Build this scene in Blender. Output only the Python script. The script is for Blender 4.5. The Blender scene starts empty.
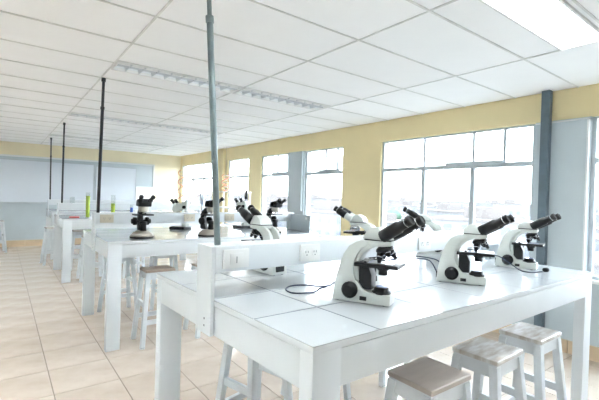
import bpy, math, random
from mathutils import Vector, Matrix
random.seed(7)
S = bpy.context.scene
COL = S.collection
PI = math.pi
EYE = 1.40                       # camera height; z values noted "rel" are relative to the eye

# ------------------------------------------------------------------ camera
def make_camera():
    yaw, pit, rol = math.radians(37.1), math.radians(-.55), math.radians(-1.65)
    f = Vector((math.sin(yaw)*math.cos(pit), math.cos(yaw)*math.cos(pit), math.sin(pit)))
    r = Vector((math.cos(yaw), -math.sin(yaw), 0)); d = f.cross(r)
    c, s = math.cos(rol), math.sin(rol)
    R, D = c*r+s*d, -s*r+c*d
    cam = bpy.data.cameras.new('camera'); o = bpy.data.objects.new('camera', cam); COL.objects.link(o)
    M = Matrix((R, -D, -f)).transposed().to_4x4(); M.translation = (0, 0, EYE)
    o.matrix_world = M
    cam.sensor_fit = 'HORIZONTAL'; cam.sensor_width = 36; cam.lens = 394.5*36/599
    cam.clip_start = .05; cam.clip_end = 3000
    S.camera = o
make_camera()

# ------------------------------------------------------------------ sky, exposure
def make_world():
    w = bpy.data.worlds.new('sky'); S.world = w; w.use_nodes = True
    nt = w.node_tree; nt.nodes.clear()
    out = nt.nodes.new('ShaderNodeOutputWorld'); bg = nt.nodes.new('ShaderNodeBackground')
    tc = nt.nodes.new('ShaderNodeTexCoord'); sp = nt.nodes.new('ShaderNodeSeparateXYZ')
    ramp = nt.nodes.new('ShaderNodeValToRGB')
    ramp.color_ramp.elements[0].position = .0; ramp.color_ramp.elements[0].color = (.88, .945, 1, 1)
    ramp.color_ramp.elements[1].position = .7; ramp.color_ramp.elements[1].color = (.70, .85, 1, 1)
    nt.links.new(tc.outputs['Generated'], sp.inputs[0]); nt.links.new(sp.outputs['Z'], ramp.inputs[0])
    nt.links.new(ramp.outputs[0], bg.inputs[0]); bg.inputs[1].default_value = 1.85
    nt.links.new(bg.outputs[0], out.inputs[0])
make_world()
vs = S.view_settings
vs.view_transform = 'Standard'; vs.look = 'None'; vs.gamma = 1; vs.use_curve_mapping = False
vs.exposure = 3.3
LAMP = 11.0                      # emission of the fluorescent tubes that are lit

# ------------------------------------------------------------------ materials
MATS = {}
def lin(c): return tuple(((x/255)/12.92 if x/255 <= .04045 else ((x/255+.055)/1.055)**2.4) for x in c)
def mat(name, col, rough=.5, metal=0, coat=0, var=.05, scale=6, bump=0, bscale=60, emit=0, spec=.5, stretch=None, col2=None):
    m = bpy.data.materials.new(name); m.use_nodes = True; nt = m.node_tree
    b = nt.nodes['Principled BSDF']; c = lin(col)
    tc = nt.nodes.new('ShaderNodeTexCoord'); mp = nt.nodes.new('ShaderNodeMapping')
    if stretch: mp.inputs['Scale'].default_value = stretch
    nt.links.new(tc.outputs['Object'], mp.inputs[0])
    n = nt.nodes.new('ShaderNodeTexNoise'); n.inputs['Scale'].default_value = scale; n.inputs['Detail'].default_value = 5
    nt.links.new(mp.outputs[0], n.inputs['Vector'])
    mx = nt.nodes.new('ShaderNodeMix'); mx.data_type = 'RGBA'
    c2 = lin(col2) if col2 else tuple(x*(1-var*2) for x in c)
    c1 = c if col2 else tuple(min(1, x*(1+var)) for x in c)
    mx.inputs[6].default_value = (*c1, 1); mx.inputs[7].default_value = (*c2, 1)
    rp = nt.nodes.new('ShaderNodeMapRange'); rp.inputs[1].default_value = .35; rp.inputs[2].default_value = .65
    nt.links.new(n.outputs[0], rp.inputs[0]); nt.links.new(rp.outputs[0], mx.inputs[0])
    nt.links.new(mx.outputs[2], b.inputs['Base Color'])
    b.inputs['Roughness'].default_value = rough; b.inputs['Metallic'].default_value = metal
    b.inputs['Coat Weight'].default_value = coat; b.inputs['Specular IOR Level'].default_value = spec
    if bump:
        n2 = nt.nodes.new('ShaderNodeTexNoise'); n2.inputs['Scale'].default_value = bscale; n2.inputs['Detail'].default_value = 4
        nt.links.new(mp.outputs[0], n2.inputs['Vector'])
        bp = nt.nodes.new('ShaderNodeBump'); bp.inputs['Strength'].default_value = bump; bp.inputs['Distance'].default_value = .004
        nt.links.new(n2.outputs[0], bp.inputs['Height']); nt.links.new(bp.outputs[0], b.inputs['Normal'])
    if emit:
        b.inputs['Emission Color'].default_value = (.90, .96, 1, 1); b.inputs['Emission Strength'].default_value = emit
    MATS[name] = m; return m
def glass(name, tint=(1, 1, 1), gloss=.06):
    m = bpy.data.materials.new(name); m.use_nodes = True; nt = m.node_tree; nt.nodes.clear()
    out = nt.nodes.new('ShaderNodeOutputMaterial'); t = nt.nodes.new('ShaderNodeBsdfTransparent'); g = nt.nodes.new('ShaderNodeBsdfGlossy')
    t.inputs[0].default_value = (*tint, 1); g.inputs['Roughness'].default_value = .03
    lw = nt.nodes.new('ShaderNodeLayerWeight'); lw.inputs[0].default_value = .5
    pw = nt.nodes.new('ShaderNodeMath'); pw.operation = 'POWER'; pw.inputs[1].default_value = 5
    ad = nt.nodes.new('ShaderNodeMath'); ad.operation = 'MULTIPLY_ADD'; ad.use_clamp = True; ad.inputs[1].default_value = .7; ad.inputs[2].default_value = gloss*.5
    nt.links.new(lw.outputs['Facing'], pw.inputs[0]); nt.links.new(pw.outputs[0], ad.inputs[0])
    mx = nt.nodes.new('ShaderNodeMixShader'); nt.links.new(ad.outputs[0], mx.inputs[0])
    nt.links.new(t.outputs[0], mx.inputs[1]); nt.links.new(g.outputs[0], mx.inputs[2]); nt.links.new(mx.outputs[0], out.inputs[0])
    MATS[name] = m; return m
mat('cream_paint', (238, 221, 174), .75, var=.02, scale=2, bump=.08, bscale=90)
mat('cream_paint_lit', (243, 232, 200), .75, var=.02, scale=2, bump=.08, bscale=90)  # same cream paint, made paler to carry the far wall's overexposure
mat('blue_paint', (194, 204, 208), .6, var=.03, scale=1.5, bump=.08, bscale=90)
mat('floor_tile', (216, 201, 186), .16, var=.05, scale=3, spec=.6, col2=(198, 180, 163), bump=.02, bscale=30)
mat('grout', (142, 130, 118), .8)
mat('baseboard_tile', (214, 190, 158), .3, var=.05, scale=4)
mat('ceiling_board', (251, 251, 250), .9, var=.012, scale=2, bump=.12, bscale=160)
mat('ceiling_grid', (226, 226, 222), .5)
mat('white_lacquer', (222, 227, 230), .28, var=.02, scale=3, bump=.05, bscale=14, spec=.45)
mat('top_tile', (200, 205, 208), .13, var=.012, scale=4, spec=.6)
mat('top_joint', (104, 110, 116), .7)
mat('stool_paint', (214, 219, 222), .4, var=.04, scale=9, bump=.12, bscale=30)
mat('stool_seat', (222, 223, 222), .25, var=.07, scale=9, bump=.12, bscale=40, stretch=(1, 4, 1), col2=(186, 176, 166))
mat('stool_seat_worn', (178, 167, 158), .4, var=.04, scale=6, stretch=(1, 4, 1))
mat('stool_seat_brown', (168, 152, 138), .45, var=.1, scale=8, stretch=(1, 6, 1))
mat('rubber', (40, 40, 42), .8)
mat('alu', (190, 198, 202), .4, metal=.0, var=.03)
mat('pole_green', (134, 150, 152), .35, var=.1, scale=10, metal=.2)
mat('pole_dark', (58, 60, 62), .45, var=.1, scale=10)
mat('steel_dark', (96, 112, 122), .4, var=.08, scale=7)
mat('scope_body', (214, 218, 213), .32, var=.02, spec=.5)
mat('scope_grey', (196, 192, 182), .35, var=.04)
mat('scope_old', (178, 170, 158), .35, var=.06)
mat('black_plastic', (14, 15, 18), .38, var=.15, scale=20)
mat('black_rubber', (12, 12, 14), .6, var=.1)
mat('chrome', (190, 192, 196), .18, metal=1, var=.02)
mat('lens', (60, 70, 100), .05, metal=.6)
mat('blue_glass', (96, 120, 190), .1, spec=.8)
mat('slide', (206, 214, 236), .1, spec=.6)  # pale blue stands in for lamp glow on the stage
mat('plate', (232, 233, 232), .3, var=.01)
mat('plate_beige', (205, 198, 180), .4, var=.03)
mat('plate_dark', (110, 116, 122), .5)
mat('cord', (36, 48, 74), .5)
mat('whiteboard', (214, 221, 229), .3, var=.015, scale=1)
mat('paper', (250, 250, 248), .7, var=.005)
mat('liquid_green', (208, 230, 78), .1, var=.03, spec=.6)
mat('blue_cap', (30, 90, 200), .3)
mat('red_plastic', (205, 60, 60), .3); mat('pale_red', (232, 150, 130), .4)
mat('orange_plastic', (238, 180, 130), .4)
mat('thread', (200, 196, 190), .7)
mat('tube_lit', (250, 252, 255), .4, emit=LAMP); mat('tube_dimmed', (250, 252, 255), .4, emit=LAMP*.5)  # second tube at reduced emission so the table below is not overexposed
mat('tube_faint', (246, 248, 248), .3, emit=.25)  # slight emission added so the troffer cells read white
mat('reflector', (228, 231, 232), .25, var=.01, spec=.7)
mat('louvre', (196, 199, 200), .3, var=.02, metal=.3)
mat('city_wall', (90, 89, 89), .9, var=.05, scale=.05)  # town tones are kept close together to imitate haze
mat('city_wall_warm', (95, 90, 87), .9, var=.05, scale=.05)
mat('city_wall_light', (101, 102, 104), .9, var=.04, scale=.05)
mat('city_window', (80, 83, 88), .6)
mat('city_roof', (88, 83, 80), .9, var=.1, scale=.1)
mat('city_ground', (90, 90, 88), .95, var=.15, scale=.02)
mat('leaf', (62, 84, 68), .9, var=.08, scale=.6)
mat('bark', (66, 62, 58), .9)
glass('pane_glass'); glass('lab_glass', (.93, .96, .95), .25)
M = MATS

# ------------------------------------------------------------------ mesh helpers
class MB:
    def __init__(s): s.v = []; s.f = []; s.sm = []
    def add(s, vs, fs, smooth=False):
        n = len(s.v); s.v += [tuple(v) for v in vs]; s.f += [tuple(i+n for i in f) for f in fs]; s.sm += [smooth]*len(fs); return s
    def box(s, x0, x1, y0, y1, z0, z1):
        if x0 > x1: x0, x1 = x1, x0
        if y0 > y1: y0, y1 = y1, y0
        if z0 > z1: z0, z1 = z1, z0
        return s.add([(x0,y0,z0),(x1,y0,z0),(x1,y1,z0),(x0,y1,z0),(x0,y0,z1),(x1,y0,z1),(x1,y1,z1),(x0,y1,z1)],
                     [(0,3,2,1),(4,5,6,7),(0,1,5,4),(1,2,6,5),(2,3,7,6),(3,0,4,7)])
    def bbox(s, x0, x1, y0, y1, z0, z1, b=.003):        # box with a chamfered top rim and chamfered uprights
        P = lambda e, z: [(x0+e,y0+b-e if e < b else y0+e,z)]
        def ring(i, z):
            return [(x0+i+b,y0+i,z),(x1-i-b,y0+i,z),(x1-i,y0+i+b,z),(x1-i,y1-i-b,z),(x1-i-b,y1-i,z),(x0+i+b,y1-i,z),(x0+i,y1-i-b,z),(x0+i,y0+i+b,z)]
        v = ring(0, z0)+ring(0, z1-b)+ring(b, z1)
        f = [tuple(range(7,-1,-1)), tuple(range(16,24))]
        for k in (0, 8):
            for i in range(8): j = (i+1) % 8; f.append((k+i, k+j, k+8+j, k+8+i))
        return s.add(v, f)
    def hexa(s, q0, q1):                                # two quads (bottom, top), each counter-clockwise seen from above
        return s.add(list(q0)+list(q1), [(0,3,2,1),(4,5,6,7),(0,1,5,4),(1,2,6,5),(2,3,7,6),(3,0,4,7)])
    def tube(s, pts, r, n=10, cap=True, smooth=True):
        pts = [Vector(p) for p in pts]; rs = r if isinstance(r, (list, tuple)) else [r]*len(pts)
        rings = []; up = None
        for i, p in enumerate(pts):
            d = (pts[min(i+1, len(pts)-1)]-pts[max(i-1, 0)])
            d.normalize()
            if up is None: up = Vector((0,0,1)) if abs(d.z) < .9 else Vector((1,0,0))
            a = d.cross(up)
            if a.length < 1e-4: a = d.cross(Vector((0,1,0)))
            a.normalize(); b = a.cross(d); b.normalize(); up = b
            rings.append([p+(a*math.cos(2*PI*k/n)+b*math.sin(2*PI*k/n))*rs[i] for k in range(n)])
        n0 = len(s.v)
        for R in rings: s.v += [tuple(q) for q in R]
        for i in range(len(rings)-1):
            for k in range(n):
                j = (k+1) % n; s.f.append((n0+i*n+k, n0+i*n+j, n0+(i+1)*n+j, n0+(i+1)*n+k)); s.sm.append(smooth)
        if cap:
            s.f.append(tuple(n0+k for k in range(n-1,-1,-1))); s.sm.append(False)
            s.f.append(tuple(n0+(len(rings)-1)*n+k for k in range(n))); s.sm.append(False)
        return s
    def stack(s, segs, base, axis, n=16):               # lathe: segs = (distance along the axis, radius); sharp steps allowed
        a = Vector(axis).normalized(); base = Vector(base)
        u = a.cross(Vector((0,0,1)) if abs(a.z) < .9 else Vector((1,0,0))).normalized(); w = a.cross(u)
        n0 = len(s.v)
        for d, r in segs:
            s.v += [tuple(base+a*d+(u*math.cos(2*PI*k/n)+w*math.sin(2*PI*k/n))*r) for k in range(n)]
        for i in range(len(segs)-1):
            flat = abs(segs[i+1][0]-segs[i][0]) < 1e-6
            for k in range(n):
                j = (k+1) % n; s.f.append((n0+i*n+k, n0+i*n+j, n0+(i+1)*n+j, n0+(i+1)*n+k)); s.sm.append(not flat)
        s.f.append(tuple(n0+k for k in range(n-1,-1,-1))); s.sm.append(False)
        s.f.append(tuple(n0+(len(segs)-1)*n+k for k in range(n))); s.sm.append(False)
        return s
    def prism(s, prof, y0, y1, f0=None):                # profile in x-z swept along y; y0 / y1 may be functions of (x, z)
        g0 = y0 if callable(y0) else (lambda x, z: y0); g1 = y1 if callable(y1) else (lambda x, z: y1)
        n = len(prof)
        v = [(x, g0(x,z), z) for x, z in prof]+[(x, g1(x,z), z) for x, z in prof]
        f = [tuple(range(n)), tuple(range(2*n-1, n-1, -1))]
        for i in range(n): j = (i+1) % n; f.append((i, i+n, j+n, j))
        return s.add(v, f)
    def mesh(s, name, m, bevel=0):
        me = bpy.data.meshes.new(name); me.from_pydata(s.v, [], s.f)
        me.polygons.foreach_set('use_smooth', s.sm)
        me.validate(); me.update()
        import bmesh
        bm = bmesh.new(); bm.from_mesh(me); bmesh.ops.recalc_face_normals(bm, faces=bm.faces)
        if bevel:
            es = [e for e in bm.edges if e.is_manifold and e.calc_face_angle(0) > .5]
            bmesh.ops.bevel(bm, geom=es, offset=bevel, segments=2, profile=.6, affect='EDGES', clamp_overlap=True)
            for fc in bm.faces: fc.smooth = True
            for e in bm.edges:
                if e.is_manifold and e.calc_face_angle(0) > .6: e.smooth = False
        bm.to_mesh(me); bm.free()
        me.materials.append(MATS[m] if isinstance(m, str) else m)
        return me
    def obj(s, name, m, parent=None, bevel=0, **kw):
        o = bpy.data.objects.new(name, s.mesh(name, m, bevel)); COL.objects.link(o)
        if parent: o.parent = parent
        for k, v in kw.items(): o[k] = v
        return o
def link(name, me, parent, loc=(0,0,0), **kw):
    o = bpy.data.objects.new(name, me); COL.objects.link(o); o.parent = parent; o.location = loc
    for k, v in kw.items(): o[k] = v
    return o
def thing(name, label, cat, loc=(0,0,0), rz=0, group=None):
    o = bpy.data.objects.new(name, None); COL.objects.link(o); o.empty_display_size = .05
    o.location = loc; o.rotation_euler = (0,0,rz); tag(o, label, cat, group); return o
def tag(o, label, cat, group=None):
    o['label'] = label; o['category'] = cat
    if group: o['group'] = group
    return o
def struct(o, label=None):
    o['kind'] = 'structure'
    if label: o['label'] = label
    return o
def sroot(name, label):
    o = bpy.data.objects.new(name, None); COL.objects.link(o); o.empty_display_size = .05
    return struct(o, label)
def copy_tree(o, parent=None):
    c = o.copy(); COL.objects.link(c)
    if parent: c.parent = parent
    for ch in list(KIDS(o)): copy_tree(ch, c)
    return c
def KIDS(o): return [c for c in bpy.data.objects if c.parent == o]
def z(rel): return EYE+rel

# ------------------------------------------------------------------ room shell
XL, XW, YN, YB = -3.3, 4.27, -3.0, 11.60
CZ = z(1.085)                    # ceiling
TOPZ, TRZ, SILL = z(.803), z(.405), z(-.68)
OUT = .16
# floor: a screed bed plus glazed tiles laid one by one
floor = sroot('floor', 'beige glazed tile floor of the laboratory')
MB().box(XL-.2, XW+.2, YN-.2, YB+.2, -.2, -.004).obj('screed', 'grout', floor)
px, py = .42, .44
tm = MB().bbox(.0025, px-.0025, .0025, py-.0025, -.0035, 0, .0015).mesh('tile', 'floor_tile')
rest = MB(); tiles = []
cam_in = lambda x, y: (lambda u, w: w > .3 and abs(u)/w < .86)(x*math.cos(math.radians(37.1))-y*math.sin(math.radians(37.1)), x*math.sin(math.radians(37.1))+y*math.cos(math.radians(37.1)))
i0 = math.floor((XL-.31)/px); j0 = math.floor((YN-2.68)/py)
for i in range(i0, int((XW-.31)/px)+1):
    for j in range(j0, int((YB-2.68)/py)+1):
        x, y = .31+i*px, 2.68+j*py
        tiles.append((x, y, cam_in(x+px/2, y+py/2) and math.hypot(x, y) > 1.4 and y < 10.4 and x < 4.2))
tiles.sort(key=lambda t: (not t[2], math.hypot(t[0], t[1])))
for k, (x, y, vis) in enumerate(tiles):
    if vis and k < 290: link('tile', tm, floor, (x, y, 0))
    else: rest.bbox(max(x+.0025, XL), min(x+px-.0025, XW), max(y+.0025, YN), min(y+py-.0025, YB), -.0035, 0, .0015)
rest.obj('outer_tiles', 'floor_tile', floor, kind='stuff')
# ceiling: white grid with boards lying a little above it
ceil = sroot('ceiling', 'white suspended ceiling of lay-in panels in a thin grid')
CX = [XL]+[.75+1.2*k for k in range(-3, 3)]+[XW]
CY = [.825+.565*k for k in range(-6, 20)]
CY = [YN]+[c for c in CY if YN+.05 < c < YB-.05]+[YB]
LY = [(-1.82, False), (.86, True), (3.57, False), (6.40, False), (9.22, False)]   # troffer strips: near edge y, lit
LW = .28
g = MB()
for x in CX[1:-1]: g.box(x-.006, x+.006, YN, YB, CZ, CZ+.03)
for y in CY[1:-1]: g.box(XL, XW, y-.006, y+.006, CZ+.0005, CZ+.03)
g.obj('grid_bar', 'ceiling_grid', ceil)
for a in range(len(CX)-1):
    for b in range(len(CY)-1):
        x0, x1, y0, y1 = CX[a]+.007, CX[a+1]-.007, CY[b]+.007, CY[b+1]-.007
        cut = [l for l, _ in LY if l < y1 and l+LW > y0]
        if cut and (.7 < x0 < 3.1 or -2.9 < x0 < -.5):
            l = cut[0]
            if l-y0 > .008: MB().box(x0, x1, y0, l-.004, CZ+.008, CZ+.022).obj('ceiling_panel', 'ceiling_board', ceil)
            if y1-l-LW > .008: MB().box(x0, x1, l+LW+.004, y1, CZ+.008, CZ+.022).obj('ceiling_panel', 'ceiling_board', ceil)
            continue
        dz = random.choice((0, 0, .002, -.001))
        MB().box(x0, x1, y0, y1, CZ+.006+dz, CZ+.022+dz).obj('ceiling_panel', 'ceiling_board', ceil)
MB().box(XL-.2, XW+.2, YN-.2, YB+.2, CZ+.2, CZ+.3).obj('slab', 'cream_paint', ceil)
# plain walls
wl = sroot('wall_left', 'cream painted wall outside the picture on the left')
MB().box(XL-.2, XL, YN, YB, 0, CZ+.2).obj('panel', 'cream_paint_lit', wl)
MB().box(XL+.0005, XL+.012, YN, YB-.04, 0, z(.745)).obj('blue_dado', 'blue_paint', wl)  # added on this unseen wall to cool the bounced light
wn = sroot('wall_near', 'cream painted wall behind the camera')
MB().box(XL, XW, YN-.2, YN, 0, CZ+.2).obj('panel', 'cream_paint_lit', wn)
MB().box(XL+.02, XW-.02, YN+.0005, YN+.012, 0, z(.745)).obj('blue_dado', 'blue_paint', wn)  # likewise added behind the camera for cooler bounce light
wb = sroot('wall_back', 'far wall, cream above and pale blue grey below')
MB().box(XL, XW, YB, YB+.2, 0, CZ+.2).obj('panel', 'cream_paint_lit', wb)
MB().box(XL, 3.46, YB-.012, YB-.0005, .15, z(.745)).obj('blue_dado', 'blue_paint', wb)
tr = MB(); tr.box(XL, 3.50, YB-.03, YB-.012, z(.745), z(.785)); tr.box(3.46, 3.50, YB-.03, YB-.0005, .15, z(.745)); struct(tr.obj('trim_1', 'plate'), 'thin white trim framing the blue grey area of the far wall')
bb = sroot('baseboard_back', 'beige tiled skirting along the far wall')
x = XL
while x < XW-.01:
    MB().bbox(x+.002, min(x+px-.002, XW), YB-.026, YB-.0125, 0, .15, .002).obj('tile', 'baseboard_tile', bb); x += px
bb = sroot('baseboard_right', 'beige tiled skirting along the window wall')
y = YN
while y < YB-.01:
    MB().bbox(XW-.014, XW, y+.002, min(y+py-.002, YB), 0, .13, .002).obj('tile', 'baseboard_tile', bb); y += py
# window wall: bays (near y, far y, list of lower mullions, list of upper mullions, sliding sash or None)
BAYS = [(-.92, 1.28, [-.2, .5], [-.2, .5]), (1.75, 3.77, [2.42, 3.08], [2.07, 2.42, 3.08]),
        (4.55, 5.53, [], [4.72, 5.0]), (5.98, 7.00, [], [6.10, 6.45]), (7.50, 8.50, [], [7.9]), (9.33, 11.50, [10.0, 10.75], [10.0, 10.75])]
wr = sroot('wall_right', 'long window wall, cream above and blue grey below the sills')
def wbox(y0, y1, z0, z1, m, nm, x0=XW, x1=XW+OUT): MB().box(x0, x1, y0, y1, z0, z1).obj(nm, m, wr)
wbox(YN, YB, TOPZ, CZ+.2, 'cream_paint', 'lintel')
wbox(YN, YB, 0, SILL, 'blue_paint', 'sill_wall')
edges = [YN]+[e for b in BAYS for e in b[:2]]+[YB]
for k in range(0, len(edges), 2):
    y0, y1 = edges[k], edges[k+1]
    blue = abs(y0-1.28) < .01 or abs(y0-5.53) < .01 or False
    wbox(y0, y1, SILL, TOPZ, 'blue_paint' if blue else 'cream_paint', 'pier')
# projecting blue-grey piers and the cream pilaster by the fifth window
MB().box(XW-.035, XW-.0005, 1.30, 1.74, .131, z(.775)).obj('pier_cladding', 'blue_paint', wr)
MB().box(XW-.04, XW-.0005, 1.285, 1.30, .131, z(.785)).obj('pier_edge', 'plate', wr)
MB().box(XW-.04, XW-.0005, 1.285, 1.74, z(.7755), z(.79)).obj('pier_edge', 'plate', wr)
MB().box(XW-.035, XW-.0005, 5.56, 5.97, z(-.26), z(.80)).obj('pier_cladding', 'blue_paint', wr)
MB().box(XW-.07, XW-.0005, 8.62, 9.20, .131, CZ).obj('pilaster', 'cream_paint', wr)
n = 0
for (y0, y1, lo, up) in BAYS:
    n += 1
    xf0, xf1 = XW+.03, XW+.08
    w = sroot('window_%d' % n, 'pale aluminium window with sliding upper panes')
    fr = MB(); t = .035
    fr.box(xf0, xf1, y0, y0+t, SILL, TOPZ); fr.box(xf0, xf1, y1-t, y1, SILL, TOPZ)
    fr.box(xf0, xf1, y0+t, y1-t, SILL, SILL+t); fr.box(xf0, xf1, y0+t, y1-t, TOPZ-.02, TOPZ)
    fr.obj('frame', 'alu', w, .003)
    MB().box(xf0-.005, xf1+.005, y0+t, y1-t, TRZ-.026, TRZ+.022).obj('transom', 'alu', w, .003)
    for m_ in lo: MB().box(xf0, xf1, m_-.027, m_+.027, SILL+t, TRZ-.026).obj('mullion', 'alu', w, .003)
    for m_ in up: MB().box(xf0+.01, xf1-.01, m_-.014, m_+.014, TRZ+.022, TOPZ-.02).obj('mullion', 'alu', w)
    if n == 2: MB().box(xf0-.014, xf0-.001, 2.07, 2.76, TRZ+.022, TRZ+.05).obj('sash_rail', 'alu', w)
    if n in (3, 4): MB().box(xf0-.014, xf0-.001, up[0]-.08, up[1]+.16, TRZ+.022, TRZ+.052).obj('sash_rail', 'alu', w)
    cuts = [y0+t]+lo+[y1-t]
    for a, b in zip(cuts[:-1], cuts[1:]): MB().box(xf0+.022, xf0+.027, a+.005, b-.005, SILL+t, TRZ-.02).obj('pane', 'pane_glass', w)
    cuts = [y0+t]+up+[y1-t]
    for a, b in zip(cuts[:-1], cuts[1:]): MB().box(xf0+.022, xf0+.027, a+.005, b-.005, TRZ+.02, TOPZ-.02).obj('pane', 'pane_glass', w)
    if n == 6:     # a half opened casement leaf, seen edge framed inside the far window
        c = MB(); c.box(xf0-.03, xf0-.002, 10.05, 10.09, z(-.35), z(.33)); c.box(xf0-.03, xf0-.002, 10.66, 10.70, z(-.35), z(.33)); c.box(xf0-.03, xf0-.002, 10.05, 10.70, z(.33), z(.37)); c.obj('sash_frame', 'alu', w)
    s_ = MB(); s_.box(XW-.03, XW+.03, y0-.01, y1+.01, SILL-.03, SILL+.002); s_.obj('sill', 'plate', w, .003)

# ------------------------------------------------------------------ ceiling light strips
def troffer(x0, yl, lit, label, group):
    t = thing('ceiling_light', label, 'light', (x0, yl, CZ), 0, group)
    L = 1.175; w = LW
    f = MB(); f.box(0, L, 0, .014, -.004, .02); f.box(0, L, w-.014, w, -.004, .02); f.box(0, .014, .014, w-.014, -.004, .02); f.box(L-.014, L, .014, w-.014, -.004, .02)
    f.obj('frame', 'ceiling_grid', t)
    h = MB(); h.box(.0, L, 0, w, .085, .09); h.hexa([(.01,.012,.02),(L-.01,.012,.02),(L-.01,.016,.02),(.01,.016,.02)], [(.01,.03,.085),(L-.01,.03,.085),(L-.01,.034,.085),(.01,.034,.085)])
    h.hexa([(.01,w-.016,.02),(L-.01,w-.016,.02),(L-.01,w-.012,.02),(.01,w-.012,.02)], [(.01,w-.034,.085),(L-.01,w-.034,.085),(L-.01,w-.03,.085),(.01,w-.03,.085)])
    h.box(0, .006, 0, w, .02, .085); h.box(L-.006, L, 0, w, .02, .085)
    h.obj('reflector', 'reflector', t)
    for yy in (.075, w-.075): MB().tube([(.02, yy, .058), (L-.02, yy, .058)], .013, 8).obj('tube', ('tube_dimmed' if x0 > 0 else 'tube_lit') if lit else 'tube_faint', t)
    lv = MB()
    lv.prism([(.014, -.0), (L-.014, -.0), (L-.014, .035), (.014, .035)], w/2-.004, w/2+.004)
    k = 10
    for i in range(1, k):
        c = i*L/k
        lv.hexa([(c-.003,.014,0),(c+.003,.014,0),(c+.003,w-.014,0),(c-.003,w-.014,0)], [(c-.013,.02,.042),(c+.013,.02,.042),(c+.013,w-.02,.042),(c-.013,w-.02,.042)])
    lv.obj('louvre', 'louvre', t)
    return t
pos = ['behind the camera', 'overhead near the dark steel post', 'above the second table', 'above the third table', 'above the farthest table']
for k, (yl, lit) in enumerate(LY):
    for q, x0 in enumerate((.762, 1.965)):
        troffer(x0, yl, lit, ('lit' if lit else 'faintly glowing')+' recessed louvred light, '+('end towards the poles, ' if q == 0 else 'end towards the windows, ')+pos[k], 'recessed ceiling lights')
    for x0 in (-1.638, -2.835): troffer(x0, yl, True, 'added lit recessed louvred light, unseen left of the picture, '+('inner' if x0 > -2 else 'outer')+' one, '+pos[k], 'recessed ceiling lights')  # extra lamps added out of view to brighten ceiling, walls and floor

# ------------------------------------------------------------------ posts and poles
c = thing('steel_column', 'dark blue grey steel column standing against the window wall', 'column', (4.195, 1.625, 0))
cm = MB(); cm.box(-.034, .034, -.036, -.028, 0, CZ); cm.box(-.034, .034, .028, .036, 0, CZ); cm.box(-.034, -.026, -.028, .028, 0, CZ)
cm.obj('shaft', 'steel_dark', c); MB().box(-.05, .038, -.06, .06, .0, .012).obj('base_plate', 'steel_dark', c)
def pole(name, base, top, r0, r1, mt, label, brk=.3):
    o = thing(name, label, 'pole', base, 0, 'conduit poles from table bars to ceiling')
    v = Vector(top)-Vector(base); mid = v*brk
    MB().tube([(0,0,.001), mid], r0, 12).obj('lower_tube', mt, o)
    MB().tube([mid-v*.01, mid+v*.01], r0*1.25, 12).obj('coupling', mt, o)
    MB().tube([mid, v*.985], r1, 12).obj('upper_tube', 'pole_dark' if mt == 'pole_dark' else mt, o)
    MB().stack([(0, r0*1.3), (.035, r0*1.3)], v-v.normalized()*.037, v).obj('ceiling_flange', 'pole_dark', o)
pole('conduit_pole', (.745, 1.56, z(-.2195)), (.645, 1.53, CZ-.003), .0135, .0095, 'pole_green', 'slightly leaning grey green pole rising from the nearest table bar', .72)
pole('conduit_pole', (.765, 4.30, z(-.2195)), (.765, 4.18, CZ-.003), .015, .013, 'pole_dark', 'dark thin pole on the bar of the second table', .78)
pole('conduit_pole', (.785, 7.40, z(-.2195)), (.795, 7.42, CZ-.003), .014, .012, 'pole_dark', 'dark thin pole on the bar of the third table', .7)
pole('conduit_pole', (.825, 9.80, z(-.2195)), (.82, 9.82, CZ-.003), .014, .012, 'pole_dark', 'farthest dark pole, on the bar of the last table', .7)

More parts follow.
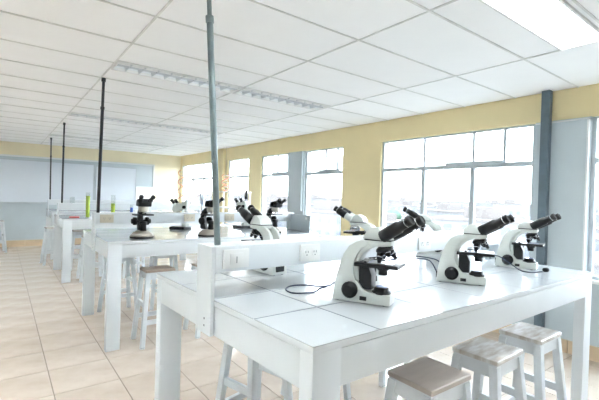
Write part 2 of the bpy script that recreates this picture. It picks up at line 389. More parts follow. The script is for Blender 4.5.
# ------------------------------------------------------------------ laboratory tables
TT = z(-.442)                    # table top height
def table(y0, y1, label, skew=0, bar=(.61, .79), x0=.74, x1=3.10, tiles=True, plates=(), plate_mat='plate', screen=False):
    t = thing('laboratory_table', label, 'table', (x0, y0, 0), 0, 'white laboratory tables')
    L, W = x1-x0, y1-y0
    def sk(mb):
        mb.v = [(x-skew*(y/W)*(1-x/L), y, zz) for x, y, zz in mb.v]; return mb
    def ob(mb, nm, m, bev=0, par=None): return sk(mb).obj(nm, m, par or t, bev)
    ob(MB().box(0, L, 0, W, TT-.026, TT-.0035), 'top_slab', 'white_lacquer', .0015)
    fx = [.0]+[.29+.38*k for k in range(6)]+[L]
    fy = [0, .32, .64, .96, W]
    for i in range(len(fx)-1):
        for j in range(len(fy)-1):
            ob(MB().bbox(fx[i]+(.004 if i else .0), fx[i+1]-.004*(i < len(fx)-2), fy[j]+(.004 if j else 0), fy[j+1]-.004*(j < len(fy)-2), TT-.0035, TT, .0003), 'tile', 'top_tile')
    e = .004; A = TT-.15; lw = .115; ld = .062
    # recessed joint colour just under the tiles
    ob(MB().box(.004, L-.004, .004, W-.004, TT-.0035, TT-.0007), 'joint_filler', 'top_joint')
    for (a, b, c_, d) in ((e, L-e, e, .03), (e, L-e, W-.03, W-e), (e, .03, .03, W-.03), (L-.03, L-e, .03, W-.03)):
        ob(MB().box(a, b, c_, d, A, TT-.030), 'apron', 'white_lacquer', .002)
    for (a, c_) in ((e-.001, e-.001), (L-lw-e+.001, e-.001), (e-.001, W-ld-e+.001), (L-lw-e+.001, W-ld-e+.001)):
        ob(MB().box(a, a+lw, c_, c_+ld, .0, TT-.0265), 'leg', 'white_lacquer', .003)
        ob(MB().box(a+.004, a+lw-.004, c_+.004, c_+ld-.004, .0, .006), 'leg_foot', 'rubber')
    b0, b1 = bar
    br = ob(MB().box(0, L, b0, b1, TT+.112, TT+.222), 'service_bar', 'white_lacquer', .003)
    for (a, b) in ((-.016, 0), (L, L+.016)):
        if a < 0:
            pst = MB().box(-.016, -.001, b0, b1, A, TT+.222)
        else:
            pst = MB().box(L+.001, L+.016, b0, b1, A, TT+.222)
        ob(pst, 'bar_post', 'white_lacquer')
    ob(MB().box(-.0175, -.016, b0+.05, b0+.058, A+.03, A+.038).box(-.0175, -.016, b0+.05, b0+.058, A+.06, A+.068), 'screw', 'plate_dark')
    for (px0, kind) in plates:
        p = ob(MB().box(px0, px0+.122, b0-.012, b0-.0005, TT+.128, TT+.208), 'outlet_plate', plate_mat, .003)
        d = MB()
        if kind == 'switch':
            ob(MB().box(px0+.03, px0+.092, b0-.016, b0-.012, TT+.145, TT+.192), 'rocker', plate_mat, .002, p)
            d.box(px0+.058, px0+.061, b0-.0175, b0-.0165, TT+.150, TT+.178)
        else:
            for c_ in (.036, .086):
                ob(MB().stack([(0, .018), (.003, .018)], (px0+c_, b0-.012, TT+.168), (0, -1, 0), 14), 'socket', plate_mat, 0, p)
                for q in (-.007, .007): d.box(px0+c_+q-.0015, px0+c_+q+.0015, b0-.0160, b0-.0152, TT+.168, TT+.178)
                d.box(px0+c_-.003, px0+c_+.003, b0-.0160, b0-.0152, TT+.156, TT+.161)
        ob(d, 'slot', 'plate_dark', 0, p)
    if screen:
        s_ = ob(MB().box(L-.03, L-.012, .14, .545, TT+.0002, TT+.205), 'end_screen', 'blue_paint', .002)
        ob(MB().box(L-.033, L-.0301, .19, .225, TT+.15, TT+.178), 'sticker', 'plate', 0, s_)
    return t
table(.89, 2.18, 'nearest white table, in the foreground with the modern microscopes', .055, (.620, .755), plates=((.03, 'switch'), (.43, 'duplex'), (1.345, 'duplex')))
table(3.70, 4.98, 'second white table from the camera, with round-based microscopes', 0, (.53, .68), plates=((.03, 'duplex'), (.87, 'duplex'), (1.36, 'duplex')), plate_mat='plate_beige', screen=True)
table(6.80, 8.04, 'third white table from the camera, with green liquid cylinders', 0, (.53, .68))
table(9.20, 10.42, 'farthest white table, near the whiteboard wall', 0, (.53, .68), x0=.80, x1=3.14)

# ------------------------------------------------------------------ stools
def make_stool(seat='stool_seat'):
    t = thing('stool', '', 'stool')
    H = z(-.715); w, d = .134, .110
    MB().bbox(-w, w, -d, d, H-.020, H, .003).obj('seat', seat, t)
    MB().box(-w+.006, w-.006, -d+.006, d-.006, H-.031, H-.0202).obj('seat_support', 'stool_paint', t)
    wb_, db_ = .165, .150; lt = .019
    def at(sx, sy, zz):
        k = 1-zz/(H-.03); return (sx*(w-.022)*(1-k)+sx*wb_*k, sy*(d-.022)*(1-k)+sy*db_*k)
    for sx in (-1, 1):
        for sy in (-1, 1):
            q = []
            for zz in (0, H-.031):
                cx, cy = at(sx, sy, zz); q.append([(cx-lt,cy-lt,zz),(cx+lt,cy-lt,zz),(cx+lt,cy+lt,zz),(cx-lt,cy+lt,zz)])
            MB().hexa(*q).obj('leg', 'stool_paint', t, .002)
            cx, cy = at(sx, sy, 0)
            MB().box(cx-lt+.001, cx+lt-.001, cy-lt+.001, cy+lt-.001, -.0, .012).obj('leg_tip', 'rubber', t)
    zt = H-.031
    for sy in (-1, 1):
        a = at(1, sy, zt-.03)
        MB().box(-a[0]+lt, a[0]-lt, a[1]-.009, a[1]+.009, zt-.055, zt).obj('seat_rail', 'stool_paint', t)
        a = at(1, sy, .22)
        MB().box(-a[0]+lt, a[0]-lt, a[1]-.011, a[1]+.011, .20, .24).obj('stretcher', 'stool_paint', t)
    for sx in (-1, 1):
        a = at(sx, 1, zt-.03)
        MB().box(a[0]-.009, a[0]+.009, -a[1]+lt, a[1]-lt, zt-.055, zt).obj('seat_rail', 'stool_paint', t)
        a = at(sx, 1, .37)
        MB().box(a[0]-.011, a[0]+.011, -a[1]+lt, a[1]-lt, .35, .39).obj('stretcher', 'stool_paint', t)
    return t
s0 = make_stool(); s1 = make_stool('stool_seat_brown'); s2 = make_stool('stool_seat_worn'); used = set()
def stool(x, y, deg, label, group, src=s0):
    o = src if src.name not in used else copy_tree(src)
    used.add(src.name)
    o.location = (x, y, 0); o.rotation_euler = (0, 0, math.radians(deg)); tag(o, label, 'stool', group)
gN = 'stools at the near side of the first table'
stool(1.43, .965, -1, 'white stool with worn brownish grey seat, nearest the camera', gN, s2)
stool(1.91, .965, 1, 'white wooden stool, middle of the three in front of the foreground table', gN)
stool(2.375, .965, 0, 'white wooden stool, farthest right of the three by the foreground table', gN)
stool(1.16, 1.90, 14, 'white stool seen through the left end of the foreground table', 'stools behind the first table')
stool(1.78, 2.10, 0, 'white stool behind the foreground table, second along its far side', 'stools behind the first table')
stool(2.45, 2.10, 3, 'white stool behind the foreground table, nearest the windows', 'stools behind the first table')
gS = 'stools at the second table'
stool(1.19, 3.765, 0, 'brown-seated white stool at the near left corner of the second table', gS, s1)
stool(1.70, 3.765, 2, 'brown-seated white stool second along the near side of the second table', gS, s1)
stool(2.30, 3.78, -3, 'brown-seated white stool third along the near side of the second table', gS, s1)
stool(1.10, 4.86, 4, 'white stool at the far left corner of the second table', gS)
stool(1.62, 4.90, -4, 'white stool in the middle of the far side of the second table', gS)
stool(2.30, 4.90, 0, 'white stool at the window end of the far side of the second table', gS)
gT = 'stools at the third table'
stool(1.15, 6.90, 0, 'white stool at the near left corner of the third table', gT)
stool(1.75, 6.90, 3, 'white stool second along the near side of the third table', gT)
stool(1.15, 7.95, -3, 'white stool at the far left corner of the third table', gT)
stool(1.75, 7.95, 3, 'white stool second along the far side of the third table', gT)
stool(.80, 8.72, 5, 'white stool standing between the third and farthest tables', 'stools at the farthest table')
stool(1.3, 9.22, 5, 'white stool at the near side of the farthest table', 'stools at the farthest table')
gL = 'stools by the whiteboard wall'
stool(-.08, 10.72, 8, 'white stool by the far wall at the left picture edge', gL)
stool(-.45, 10.2, -10, 'white stool left of the one at the picture edge', gL)

# ------------------------------------------------------------------ modern binocular microscope
def arm_leg(sgn):
    outer = [(.005,.060),(.014,.112),(.027,.156),(.042,.202),(.066,.238),(.098,.259),(.130,.266)]
    inner = [(.150,.250),(.122,.230),(.104,.206),(.092,.178),(.086,.150),(.090,.122),(.100,.096)]
    pr = outer+inner
    yo = lambda x, zz: sgn*(.050-.045*zz); yi = lambda x, zz: sgn*(.050-.045*zz-.0165)
    return MB().prism(pr, (yo if sgn < 0 else yi), (yi if sgn < 0 else yo))
def make_scope(kind=0):
    # kind 0: black binocular tubes, low stage; kind 1: white tube block with short eyepieces, raised stage, silver objectives
    t = thing('microscope', '', 'microscope')
    hw = lambda x, zz: (.052-.012*min(1, max(0, x/.2)))-.04*zz
    base = MB().prism([(0,.004),(.246,.004),(.248,.046),(.200,.048),(.158,.050),(.128,.064),(.105,.094),(.020,.112),(.006,.062)], lambda x, zz: -hw(x, zz), lambda x, zz: hw(x, zz))
    base.obj('base', 'scope_body', t, .004)
    for fx_, fy_ in ((.018, .03), (.018, -.03), (.218, .022), (.218, -.022)): MB().stack([(0, .008), (.006, .008)], (fx_, fy_, 0), (0, 0, 1), 8).obj('foot', 'black_rubber', t)
    for sg in (-1, 1): arm_leg(sg).obj('arm_side', 'scope_body', t, .003)
    MB().prism([(.150,.252),(.122,.231),(.104,.206),(.092,.178),(.088,.130),(.098,.095),(.112,.095),(.105,.140),(.110,.172),(.124,.204),(.150,.228),(.185,.243)], -.034, .034).obj('arm_front', 'scope_body', t, .003)
    MB().prism([(.112,.250),(.205,.243),(.243,.248),(.247,.266),(.112,.266)], -.036, .036).obj('arm_nose', 'scope_body', t, .004)
    MB().prism([(.110,.060),(.166,.060),(.166,.120),(.150,.158),(.110,.158)], -.032, .032).obj('focus_rack', 'black_plastic', t, .003)
    MB().box(.13, .242, -.034, .034, .2665, .2705).obj('collar', 'black_plastic', t)
    hd = MB().prism([(.128,.271),(.243,.271),(.240,.286),(.222,.306),(.200,.323),(.175,.322),(.146,.304)], lambda x, zz: -.046+.12*(zz-.271), lambda x, zz: .046-.12*(zz-.271))
    hd.obj('head', 'scope_body', t, .006)
    sh = 0 if kind == 0 else .03
    for sg in (-1, 1):
        d = Vector((math.cos(.52), sg*.06, math.sin(.52))).normalized(); b = Vector((.224, sg*.036, .288))
        if kind == 0:
            e = MB().stack([(0, .0255), (.045, .0262), (.088, .0255), (.092, .0205), (.124, .0195)], b, d, 16).obj('eyepiece_tube', 'black_plastic', t)
        else:
            e = MB().stack([(0, .0255), (.04, .0245), (.052, .0235)], b, d, 16).obj('eyepiece_tube', 'scope_body', t)
            MB().stack([(.0525, .0265), (.115, .0245), (.124, .0205)], b, d, 16).obj('eyepiece', 'black_plastic', e)
        MB().stack([(.124, .0190), (.130, .0190)], b, d, 16).obj('eyepiece_ring', 'chrome', e)
        MB().stack([(.130, .0200), (.150, .0208), (.153, .015), (.149, .012)], b, d, 16).obj('eyecup', 'black_rubber', e)
    MB().prism([(.215,.283),(.245,.288),(.262,.306),(.250,.322),(.220,.310)], -.020, .020).obj('prism_bridge', 'black_plastic' if kind == 0 else 'scope_body', t, .004)
    nb = Vector((.205, 0, .243)); na = Vector((.30, 0, -1)).normalized()
    MB().stack([(-.002, .024), (.006, .035), (.016, .038), (.022, .032)], nb, na, 18).obj('nosepiece', 'black_plastic' if kind == 0 else 'chrome', t)
    u = na.cross(Vector((0, 1, 0))).normalized(); v = Vector((0, 1, 0))
    om = 'black_plastic' if kind == 0 else 'chrome'; ks = 1 if kind == 0 else .6
    for k, ln in enumerate((.046, .036, .050, .030)):
        ln *= ks; a = 2*PI*k/4+.6; o_ = (u*math.cos(a)+v*math.sin(a))
        st = nb+na*.018+o_*.021; dr = (na+o_*.38).normalized()
        ob = MB().stack([(0, .0135), (ln*.6, .0135), (ln*.62, .011), (ln, .0065)], st, dr, 12).obj('objective', om, t)
        MB().stack([(ln*.35, .0139), (ln*.48, .0139)], st, dr, 12).obj('objective_ring', 'chrome', ob)
    stg = MB().box(.100, .282, -.070, .070, .159+sh, .174+sh).obj('stage', 'black_plastic', t, .002)
    MB().box(.150, .255, -.040, .040, .1742+sh, .1755+sh).obj('slide', 'slide', stg)
    MB().box(.138, .148, -.05, .05, .1742+sh, .181+sh).box(.148, .20, .046, .05, .1742+sh, .179+sh).obj('slide_clip', 'black_plastic', stg)
    MB().stack([(0, .008), (.055, .008), (.056, .012), (.078, .012)], (.150, .060, .1585+sh), (0, 0, -1), 10).obj('stage_control', 'black_rubber', t)
    MB().stack([(0, .025), (.014, .025), (.016, .019), (.036, .019)], (.205, 0, .1585+sh), (0, 0, -1), 16).obj('condenser', 'black_plastic', t)
    MB().stack([(0, .040), (.008, .040), (.012, .032), (.026, .030)], (.200, 0, .046), (0, 0, 1), 18).obj('illuminator', 'black_plastic', t)
    MB().stack([(0, .023), (.002, .023)], (.200, 0, .0722), (0, 0, 1), 16).obj('lamp_lens', 'blue_glass', t)
    for sg in (-1, 1):
        MB().stack([(0, .034), (.014, .035), (.016, .024), (.034, .022)], (.078, sg*.043, .054), (0, sg, 0), 18).obj('focus_knob', 'black_plastic', t)
    MB().box(.122, .150, -.0495, -.0400, .016, .032).obj('switch', 'black_plastic', t)
    MB().box(-.003, .004, -.028, .028, .02, .055).obj('rear_panel', 'black_plastic', t)
    return t
ms = make_scope(); ms5 = make_scope(1)
def scope(A, deg, label, group, first=[True]):
    # A = rear left bottom corner (world x, y); the instrument looks along deg
    o = ms if first[0] else copy_tree(ms)
    first[0] = False
    r = math.radians(deg); fx_, fy_ = math.cos(r), math.sin(r)
    o.location = (A[0], A[1], TT); o.rotation_euler = (0, 0, r); tag(o, label, 'microscope', group); return o
gM = 'modern white microscopes on the nearest table'
def corner(ax, ay, deg):           # side visible from the camera is the -y side of the model
    r = math.radians(deg); n_ = Vector((-math.sin(r), math.cos(r)))
    return (ax+n_.x*.048, ay+n_.y*.048)
m1 = scope(corner(1.150, 1.264, -65), -65, 'large white binocular microscope nearest the camera, beside the cord loop', gM)
m2 = scope(corner(1.894, 1.253, -62), -62, 'white binocular microscope in the middle of the three on the near half', gM)
m3 = scope(corner(2.72, 1.346, -74), -74, 'white binocular microscope nearest the table end and dark column', gM)
scope((1.240, 1.80), 96, 'white microscope behind the bar with its back to the camera, left of all', gM)
o = ms5; o.location = (2.15, 1.84, TT); o.rotation_euler = (0, 0, math.radians(125)); tag(o, 'white microscope behind the bar, eyepieces against the cream pier', 'microscope', gM)
scope((2.925, 1.84), 128, 'white microscope behind the bar, seen over the nearest microscope eyepieces', gM)

def turn_head(o, deg):             # the binocular heads are turned on their ring mounts
    p = Matrix.Translation((.186, 0, 0))
    for ch in KIDS(o):
        if ch.name.split('.')[0] in ('head', 'eyepiece_tube', 'prism_bridge'):
            ch.matrix_basis = p @ Matrix.Rotation(math.radians(deg), 4, 'Z') @ p.inverted()
turn_head(m1, -17); turn_head(m2, -17); turn_head(m3, -12); turn_head(ms5, -12)
def cord(name, pts, r, label, cat='cord', parent=None, sub=6):
    P = [Vector(p) for p in pts]; out = []
    for i in range(len(P)-1):
        p0, p1, p2, p3 = P[max(i-1, 0)], P[i], P[i+1], P[min(i+2, len(P)-1)]
        for k in range(sub):
            q = k/sub
            out.append(.5*((2*p1)+(p2-p0)*q+(2*p0-5*p1+4*p2-p3)*q*q+(3*p1-p0-3*p2+p3)*q**3))
    out.append(P[-1]); o = MB().tube(out, r, 6).obj(name, 'cord', parent)
    if not parent: tag(o, label, cat)
    return o
cz = TT+.0045
cord('power_cord', [(1.175, 1.335, cz+.035), (1.17, 1.37, cz+.02), (1.16, 1.395, cz), (1.10, 1.40, cz), (1.055, 1.435, cz), (1.07, 1.50, cz), (1.13, 1.545, cz), (1.20, 1.53, cz), (1.25, 1.47, cz), (1.30, 1.46, cz), (1.36, 1.49, cz), (1.42, 1.50, cz)], .0035,
     'dark cord looping on the tabletop beside the nearest microscope')
cord('power_cord', [(1.93, 1.27, TT+.04), (1.92, 1.31, TT+.10), (1.86, 1.34, TT+.115), (1.76, 1.38, TT+.115), (1.70, 1.42, TT+.105), (1.735, 1.445, TT+.10), (1.83, 1.44, TT+.112), (1.90, 1.39, TT+.118), (1.955, 1.31, TT+.11), (1.97, 1.275, TT+.09)], .0035,
     'dark cord coiled behind the middle microscope on the near half')
cord('power_cord', [(2.69, 1.365, TT+.05), (2.655, 1.34, TT+.075), (2.655, 1.29, TT+.08), (2.66, 1.22, TT+.045), (2.665, 1.15, TT+.006), (2.68, 1.09, cz), (2.73, 1.075, cz), (2.77, 1.065, cz)], .0035,
     'black cord wrapped along the side of the microscope by the table end')
pl = thing('cord_plug', 'small black plug lying in front of the microscope by the table end', 'plug', (2.79, 1.055, TT), -.3)
MB().stack([(0, .013), (.026, .015), (.030, .010)], (-.012, 0, .0155), (1, 0, 0), 12).obj('plug_body', 'black_rubber', pl)

# ------------------------------------------------------------------ round-based older microscopes
def make_old():
    t = thing('microscope', '', 'microscope')
    MB().stack([(0, .102), (.014, .104), (.015, .098)], (0, 0, 0), (0, 0, 1), 28).obj('base_rim', 'black_rubber', t)
    MB().stack([(0, .100), (.014, .097), (.034, .075), (.046, .056), (.050, .05)], (0, 0, .0155), (0, 0, 1), 28).obj('base', 'scope_old', t)
    MB().prism([(-.085,.066),(-.02,.066),(-.028,.12),(-.045,.19),(-.02,.24),(.03,.262),(.03,.285),(-.045,.275),(-.082,.225),(-.088,.14)], -.022, .022).obj('arm', 'black_plastic', t, .005)
    MB().stack([(0, .03), (.05, .026), (.06, .034), (.085, .034)], (.03, 0, .066), (0, 0, 1), 18).obj('condenser', 'black_plastic', t)
    for sg in (-1, 1):
        MB().stack([(0, .014), (.020, .014), (.021, .036), (.045, .036), (.046, .024), (.062, .022)], (-.035, sg*.022, .15), (0, sg, 0), 16).obj('focus_knob', 'black_rubber', t)
    MB().box(-.04, .075, -.080, .080, .205, .218).obj('stage', 'black_plastic', t, .003)
    MB().stack([(0, .012), (.012, .014), (.013, .038), (.035, .046), (.068, .044)], (.035, 0, .222), (-.1, 0, 1), 18).obj('nosepiece', 'scope_grey', t)
    for k in range(3):
        a = 2*PI*k/3+.4
        MB().stack([(0, .008), (.022, .010)], (.045+.018*math.cos(a), .018*math.sin(a), .2205+.004*k), (0, 0, 1), 10).obj('objective', 'chrome', t)
    MB().prism([(-.02,.291),(.078,.286),(.09,.318),(.06,.358),(.0,.348)], -.055, .055).obj('head', 'black_plastic', t, .006)
    for sg in (-1, 1):
        d = Vector((math.cos(.6), sg*.16, math.sin(.6))).normalized(); b = Vector((.045, sg*.036, .318))
        e = MB().stack([(0, .022), (.05, .021), (.052, .016), (.085, .016)], b, d, 14).obj('eyepiece_tube', 'black_plastic', t)
        MB().stack([(.085, .018), (.105, .020)], b, d, 14).obj('eyecup', 'black_rubber', e)
    return t
old = make_old(); gO = 'older round-based microscopes on the second table'
old.location = (1.085, 3.93, TT); old.scale = (1.05,)*3; old.rotation_euler = (0, 0, math.radians(-88)); tag(old, 'round-based microscope on the left end of the second table', 'microscope', gO)
for x_, y_, d_, l_ in ((1.735, 3.86, -62, 'round-based microscope partly hidden behind the grey green pole'), (2.60, 3.95, -72, 'round-based microscope on the window end of the second table')):
    c = copy_tree(old); c.location = (x_, y_, TT); c.rotation_euler = (0, 0, math.radians(d_)); tag(c, l_, 'microscope', gO)

# ------------------------------------------------------------------ stereo microscopes on the far half of the second table
def make_stereo(rod):
    t = thing('stereo_microscope', '', 'microscope')
    MB().prism([(-.12,0),(.10,0),(.10,.022),(.08,.032),(-.12,.032)], -.075, .075).obj('base', 'black_plastic', t, .005)
    MB().stack([(0, .048), (.005, .048)], (.035, 0, .0323), (0, 0, 1), 24).obj('stage_plate', 'plate', t)
    MB().box(-.115, -.055, -.04, .04, .033, .075).obj('column_socket', 'scope_body', t, .004)
    MB().tube([(-.085, 0, .07), (-.085, 0, .36+rod)], .015, 14).obj('column', 'alu', t)
    MB().box(-.115, -.05, -.032, .032, .215, .335).obj('focus_housing', 'scope_body', t, .005)
    for sg in (-1, 1): MB().stack([(0, .02), (.022, .018)], (-.085, sg*.0325, .27), (0, sg, 0), 14).obj('focus_knob', 'black_rubber', t)
    MB().prism([(-.05,.235),(.07,.205),(.09,.225),(.085,.275),(.03,.315),(-.05,.315)], -.042, .042).obj('head', 'scope_body', t, .006)
    MB().stack([(0, .026), (.035, .024)], (.03, 0, .217), (0, 0, -1), 16).obj('objective', 'scope_grey', t)
    for sg in (-1, 1):
        d = Vector((math.cos(.85), sg*.12, math.sin(.85))).normalized(); b = Vector((.045, sg*.027, .285))
        e = MB().stack([(0, .020), (.03, .018)], b, d, 14).obj('eyepiece_tube', 'scope_body', t)
        MB().stack([(.0305, .019), (.075, .017), (.08, .020), (.095, .020)], b, d, 14).obj('eyepiece', 'black_rubber', e)
    return t
st = make_stereo(0); st.location = (1.74, 4.70, TT); st.rotation_euler = (0, 0, math.radians(122)); tag(st, 'stereo microscope with two black eyepieces behind the second table bar', 'microscope', 'stereo microscopes on the second table')
st2 = copy_tree(st); st2.location = (2.56, 4.64, TT); st2.rotation_euler = (0, 0, math.radians(92)); st2.scale = (1.07,)*3; tag(st2, 'stereo microscope behind the second table bar with a black upright rod', 'microscope', 'stereo microscopes on the second table')
MB().tube([(-.085, 0, .3605), (-.085, 0, .385), (-.085, 0, .47)], [.021, .021, .012], 10).obj('rod_tip', 'black_plastic', st2)

# ------------------------------------------------------------------ glassware on the third table
def cylinder(x_, y_, h, r, fill, liquid, label):
    t = thing('measuring_cylinder', label, 'measuring cylinder', (x_, y_, TT), 0, 'glass cylinders on the third table')
    MB().stack([(0, r*1.7), (.008, r*1.7), (.014, r*.8)], (0,0,0), (0,0,1), 18).obj('foot', 'lab_glass', t)
    MB().stack([(.0145, r), (h, r), (h+.004, r*1.15)], (0,0,0), (0,0,1), 18).obj('glass_wall', 'lab_glass', t)
    MB().stack([(.016, r*.92), (fill, r*.92)], (0,0,0), (0,0,1), 18).obj('liquid', liquid, t)
cylinder(1.10, 7.02, .40, .031, .35, 'liquid_green', 'tall glass cylinder nearly full of yellow green liquid')
cylinder(1.47, 7.02, .37, .032, .235, 'liquid_green', 'glass cylinder half full of green liquid, seen over the second table bar')
cylinder(1.76, 7.02, .21, .026, .17, 'blue_cap', 'small glass cylinder with blue liquid, right of the green ones')
fl = thing('beaker', 'clear empty beaker standing on the third table bar', 'beaker', (.93, 7.40, TT+.222))
MB().stack([(0, .036), (.09, .034), (.10, .037)], (0,0,.001), (0,0,1), 18).obj('glass_wall', 'lab_glass', fl)
rp = MB().tube([(.86, 7.10, TT+.011), (.99, 7.05, TT+.011)], .0105, 8).obj('marker_pen', 'red_plastic'); tag(rp, 'red marker pen lying on the third table', 'pen')

# ------------------------------------------------------------------ whiteboards, notice, wall decorations
b1 = thing('whiteboard', 'wide pale whiteboard covering the left of the far wall', 'whiteboard', (0, YB-.013, 0))
MB().box(-3.0, 1.93, -.016, -.001, z(-.33), z(.665)).obj('board_panel', 'whiteboard', b1)
f = MB(); f.box(-3.03, 1.96, -.022, -.001, z(-.355), z(-.33)); f.box(-3.03, 1.96, -.022, -.001, z(.665), z(.69)); f.box(1.93, 1.955, -.022, -.001, z(-.33), z(.665)); f.box(-3.03, -3.0, -.022, -.001, z(-.33), z(.665)); f.obj('board_frame', 'alu', b1)
MB().box(-2.9, 1.85, -.07, -.0222, z(-.365), z(-.352)).obj('pen_tray', 'alu', b1)
b2 = thing('whiteboard', 'narrower whiteboard on the right part of the far wall', 'whiteboard', (0, YB-.013, 0))
MB().box(2.0, 2.99, -.016, -.001, z(-.33), z(.63)).obj('board_panel', 'whiteboard', b2)
f = MB(); f.box(1.975, 3.01, -.020, -.001, z(-.35), z(-.33)); f.box(1.975, 3.01, -.020, -.001, z(.63), z(.65)); f.box(2.99, 3.01, -.020, -.001, z(-.33), z(.63)); f.box(1.975, 2.0, -.020, -.001, z(-.33), z(.63)); f.obj('board_frame', 'alu', b2)
nb_ = thing('blank_sheet', 'bright white blank sheet fixed at the right end of the far boards', 'sheet', (0, YB-.036, 0))
MB().box(3.0, 3.46, -.012, -.001, z(-.42), z(.14)).obj('sheet', 'paper', nb_)

def helix(name, x_, y_, z0, h, r, label, drop):
    t = thing(name, label, 'decoration', (x_, y_, z0), 0, 'hanging spiral models by the far windows')
    n_ = 48
    for k, m_ in enumerate(('orange_plastic', 'pale_red')):
        P = [(r*math.cos(2*PI*1.6*i/n_+k*PI), r*math.sin(2*PI*1.6*i/n_+k*PI), h*i/n_) for i in range(n_+1)]
        MB().tube(P, .011, 6).obj('strand', m_, t)
    for i in range(3, n_, 6):
        a = 2*PI*1.6*i/n_
        MB().tube([(r*math.cos(a), r*math.sin(a), h*i/n_), (-r*math.cos(a), -r*math.sin(a), h*i/n_)], .008, 6).obj('rung', 'thread' if i % 4 else 'alu', t)
    MB().tube([(-.0, 0, 0), (0, 0, drop)], .003, 5).obj('hanging_cord', 'thread', t)
helix('spiral_model', 4.05, 10.75, z(-.17), .80, .14, 'orange and red double spiral model hanging in the far corner', CZ-z(-.17)-.001)
helix('spiral_model', 4.10, 8.25, z(.03), .42, .085, 'small orange double spiral model hanging before the fourth window', CZ-z(.03)-.001)
tw = thing('dry_branch', 'dark forked dry branch leaning in the far window', 'branch', (4.268, 10.15, z(-.68)+.0025))
MB().tube([(0,-.25,.0), (.0,-.22,.35), (0,-.1,.62), (0,-.02,.95)], [.014,.012,.010,.006], 6).tube([(0,-.22,.35), (0,-.33,.62), (0,-.42,.98)], [.010,.008,.005], 6).obj('twig', 'cord', tw)
# slim white rack by the fourth window
rk = thing('shelf_rack', 'slim white rack of open shelves before the fourth window', 'rack', (3.86, 7.48, 0))
for y_ in (-.58, .58):
    for x_ in (-.11, .11): MB().box(x_-.012, x_+.012, y_-.012, y_+.012, 0, z(.06)).obj('post', 'plate', rk)
for h_ in (.25, .70, 1.10, z(.035)): MB().box(-.13, .13, -.60, .60, h_, h_+.02).obj('shelf', 'plate', rk)

# ------------------------------------------------------------------ the city outside, seen from an upper storey
G = -11.0
gr = MB(); gr.box(XW+3, 2500, -1500, 2500, G-.5, G); struct(gr.obj('ground', 'city_ground'), 'haze-toned ground of the town far below the windows')
def building(x_, y_, w, d, h, rz, m_, label, group):
    t = thing('building', label, 'building', (x_, y_, G), rz, group)
    MB().box(-w/2, w/2, -d/2, d/2, 0, h).obj('wall', m_, t)
    r_ = MB(); r_.box(-w/2-.2, w/2+.2, -d/2-.2, d/2+.2, h, h+.4); r_.box(-w/5, w/8, -d/6, d/5, h+.4, h+2.4); r_.obj('roof', 'city_roof', t)
    wn_ = MB(); fl_ = int(h/3)
    for f_ in range(fl_):
        for k in range(int(d/3)): wn_.box(-w/2-.05, -w/2-.001, -d/2+1+k*3, -d/2+2.4+k*3, f_*3+1.1, f_*3+2.4)
        for k in range(int(w/3)): wn_.box(-w/2+1+k*3, -w/2+2.4+k*3, -d/2-.05, -d/2-.001, f_*3+1.1, f_*3+2.4)
    wn_.obj('window_panes', 'city_window', t, kind='stuff')
rnd = random.Random(3)
names = ['grey', 'rosy', 'pale']; mats_ = ['city_wall', 'city_wall_warm', 'city_wall_light']; cnt = 0; occ = []
PANES = [(-.9, 1.2, 'the window at the right picture edge'), (1.82, 2.42, 'the right pane of the large window'), (2.42, 3.08, 'the middle pane of the large window'), (3.08, 3.7, 'the left pane of the large window'),
         (4.6, 5.5, 'the window left of the cream pier'), (6.05, 6.95, 'the window beyond the projecting pier'), (7.55, 8.45, 'the window by the rack'), (9.4, 11.4, 'the corner window')]
tries = 0; labs = set()
while cnt < 70 and tries < 5000:
    tries += 1
    a = math.radians(rnd.uniform(16, 78)); R = 55+rnd.random()**1.4*330
    x_, y_ = R*math.sin(a), R*math.cos(a)
    if x_ < 40: continue
    yw = y_/x_*XW; pn = [p[2] for p in PANES if p[0] <= yw <= p[1]]
    if not pn or yw < .9: continue
    w, d = rnd.uniform(8, 16), rnd.uniform(8, 18)
    if any(abs(x_-q[0]) < 17 and abs(y_-q[1]) < 18 for q in occ): continue
    occ.append((x_, y_)); k = rnd.randrange(3); h = rnd.choice((5, 6, 6, 8.5, 9)) if R < 200 else rnd.choice((6, 8.5, 9, 11.5))
    lab = '%s %s %s building %s outside, seen through %s' % (names[k], 'low' if h < 7 else 'taller', 'broad' if w > 12 else 'slim', 'near' if R < 130 else ('far' if R > 240 else 'midway'), pn[0])
    if lab in labs: occ.pop(); continue
    labs.add(lab); building(x_, y_, w, d, h, rnd.uniform(-.3, .3), mats_[k], lab, 'buildings in '+pn[0]); cnt += 1
far = MB()
for _ in range(500):
    a = math.radians(rnd.uniform(2, 88)); R = rnd.uniform(420, 1400); x_, y_ = R*math.sin(a), R*math.cos(a)
    if x_ < 40: continue
    w, d, h = rnd.uniform(10, 30), rnd.uniform(10, 30), rnd.choice((6, 8, 9, 11))
    far.box(x_-w/2, x_+w/2, y_-d/2, y_+d/2, G, G+h)
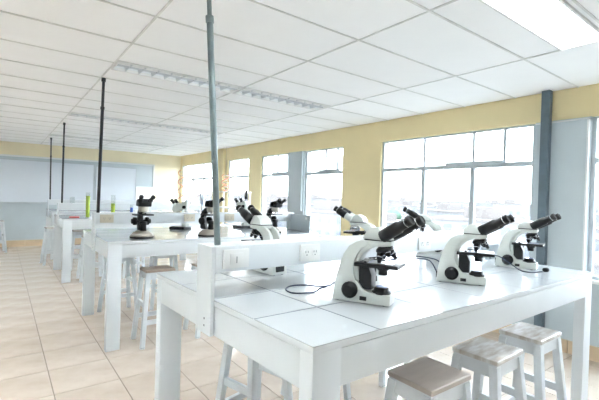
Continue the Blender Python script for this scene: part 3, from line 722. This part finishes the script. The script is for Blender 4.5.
o = far.obj('distant_town', 'city_wall', kind='stuff'); tag(o, 'faint distant town blocks along the horizon', 'town')
def blob(cx, cy, cz_, r, rr, seed):
    q = random.Random(seed); mb = MB(); nu, nv = 12, 8
    ph = [q.uniform(0, 6) for _ in range(6)]
    V = []
    for j in range(nv+1):
        th = PI*j/nv
        for i in range(nu):
            p_ = 2*PI*i/nu
            k = 1+rr*(math.sin(3*p_+ph[0])*math.sin(2*th+ph[1])+.6*math.sin(5*p_+ph[2]+3*th)+.4*q.uniform(-1, 1))
            V.append((cx+r*k*math.sin(th)*math.cos(p_), cy+r*k*math.sin(th)*math.sin(p_), cz_+r*.8*k*math.cos(th)))
    F = [(j*nu+i, j*nu+(i+1) % nu, (j+1)*nu+(i+1) % nu, (j+1)*nu+i) for j in range(nv) for i in range(nu)]
    return V, F
for k in range(60):
    a = math.radians(rnd.uniform(44, 56)) if k < 32 else math.radians(rnd.uniform(18, 70)); R = rnd.uniform(85, 210)
    x_, y_ = R*math.sin(a), R*math.cos(a)
    if x_ < 36 or any(abs(x_-q[0]) < 11 and abs(y_-q[1]) < 12 for q in occ): continue
    h = rnd.uniform(8, 11)
    yw = y_/x_*XW; pn = [p[2] for p in PANES if p[0] <= yw <= p[1]]
    if not pn: continue
    lab = '%s %s green round-crowned tree outside, in %s' % ('tall' if h > 9.5 else 'squat', 'near' if R < 125 else ('far' if R > 170 else 'midway'), pn[0])
    if lab in labs or any(abs(x_-q[0]) < 13 and abs(y_-q[1]) < 14 for q in occ): continue
    labs.add(lab); occ.append((x_, y_))
    t = thing('tree', lab, 'tree', (x_, y_, G), 0, 'trees outside the windows')
    MB().tube([(0,0,0), (.1,.1,h*.5)], [.35, .2], 8).obj('trunk', 'bark', t)
    c = MB()
    for q in range(4):
        V, F = blob(rnd.uniform(-1.6, 1.6), rnd.uniform(-1.6, 1.6), h*.6+rnd.uniform(-.8, 1.3), rnd.uniform(2.2, 3.0), .09, k*10+q); c.add(V, F, True)
    c.obj('crown', 'leaf', t)
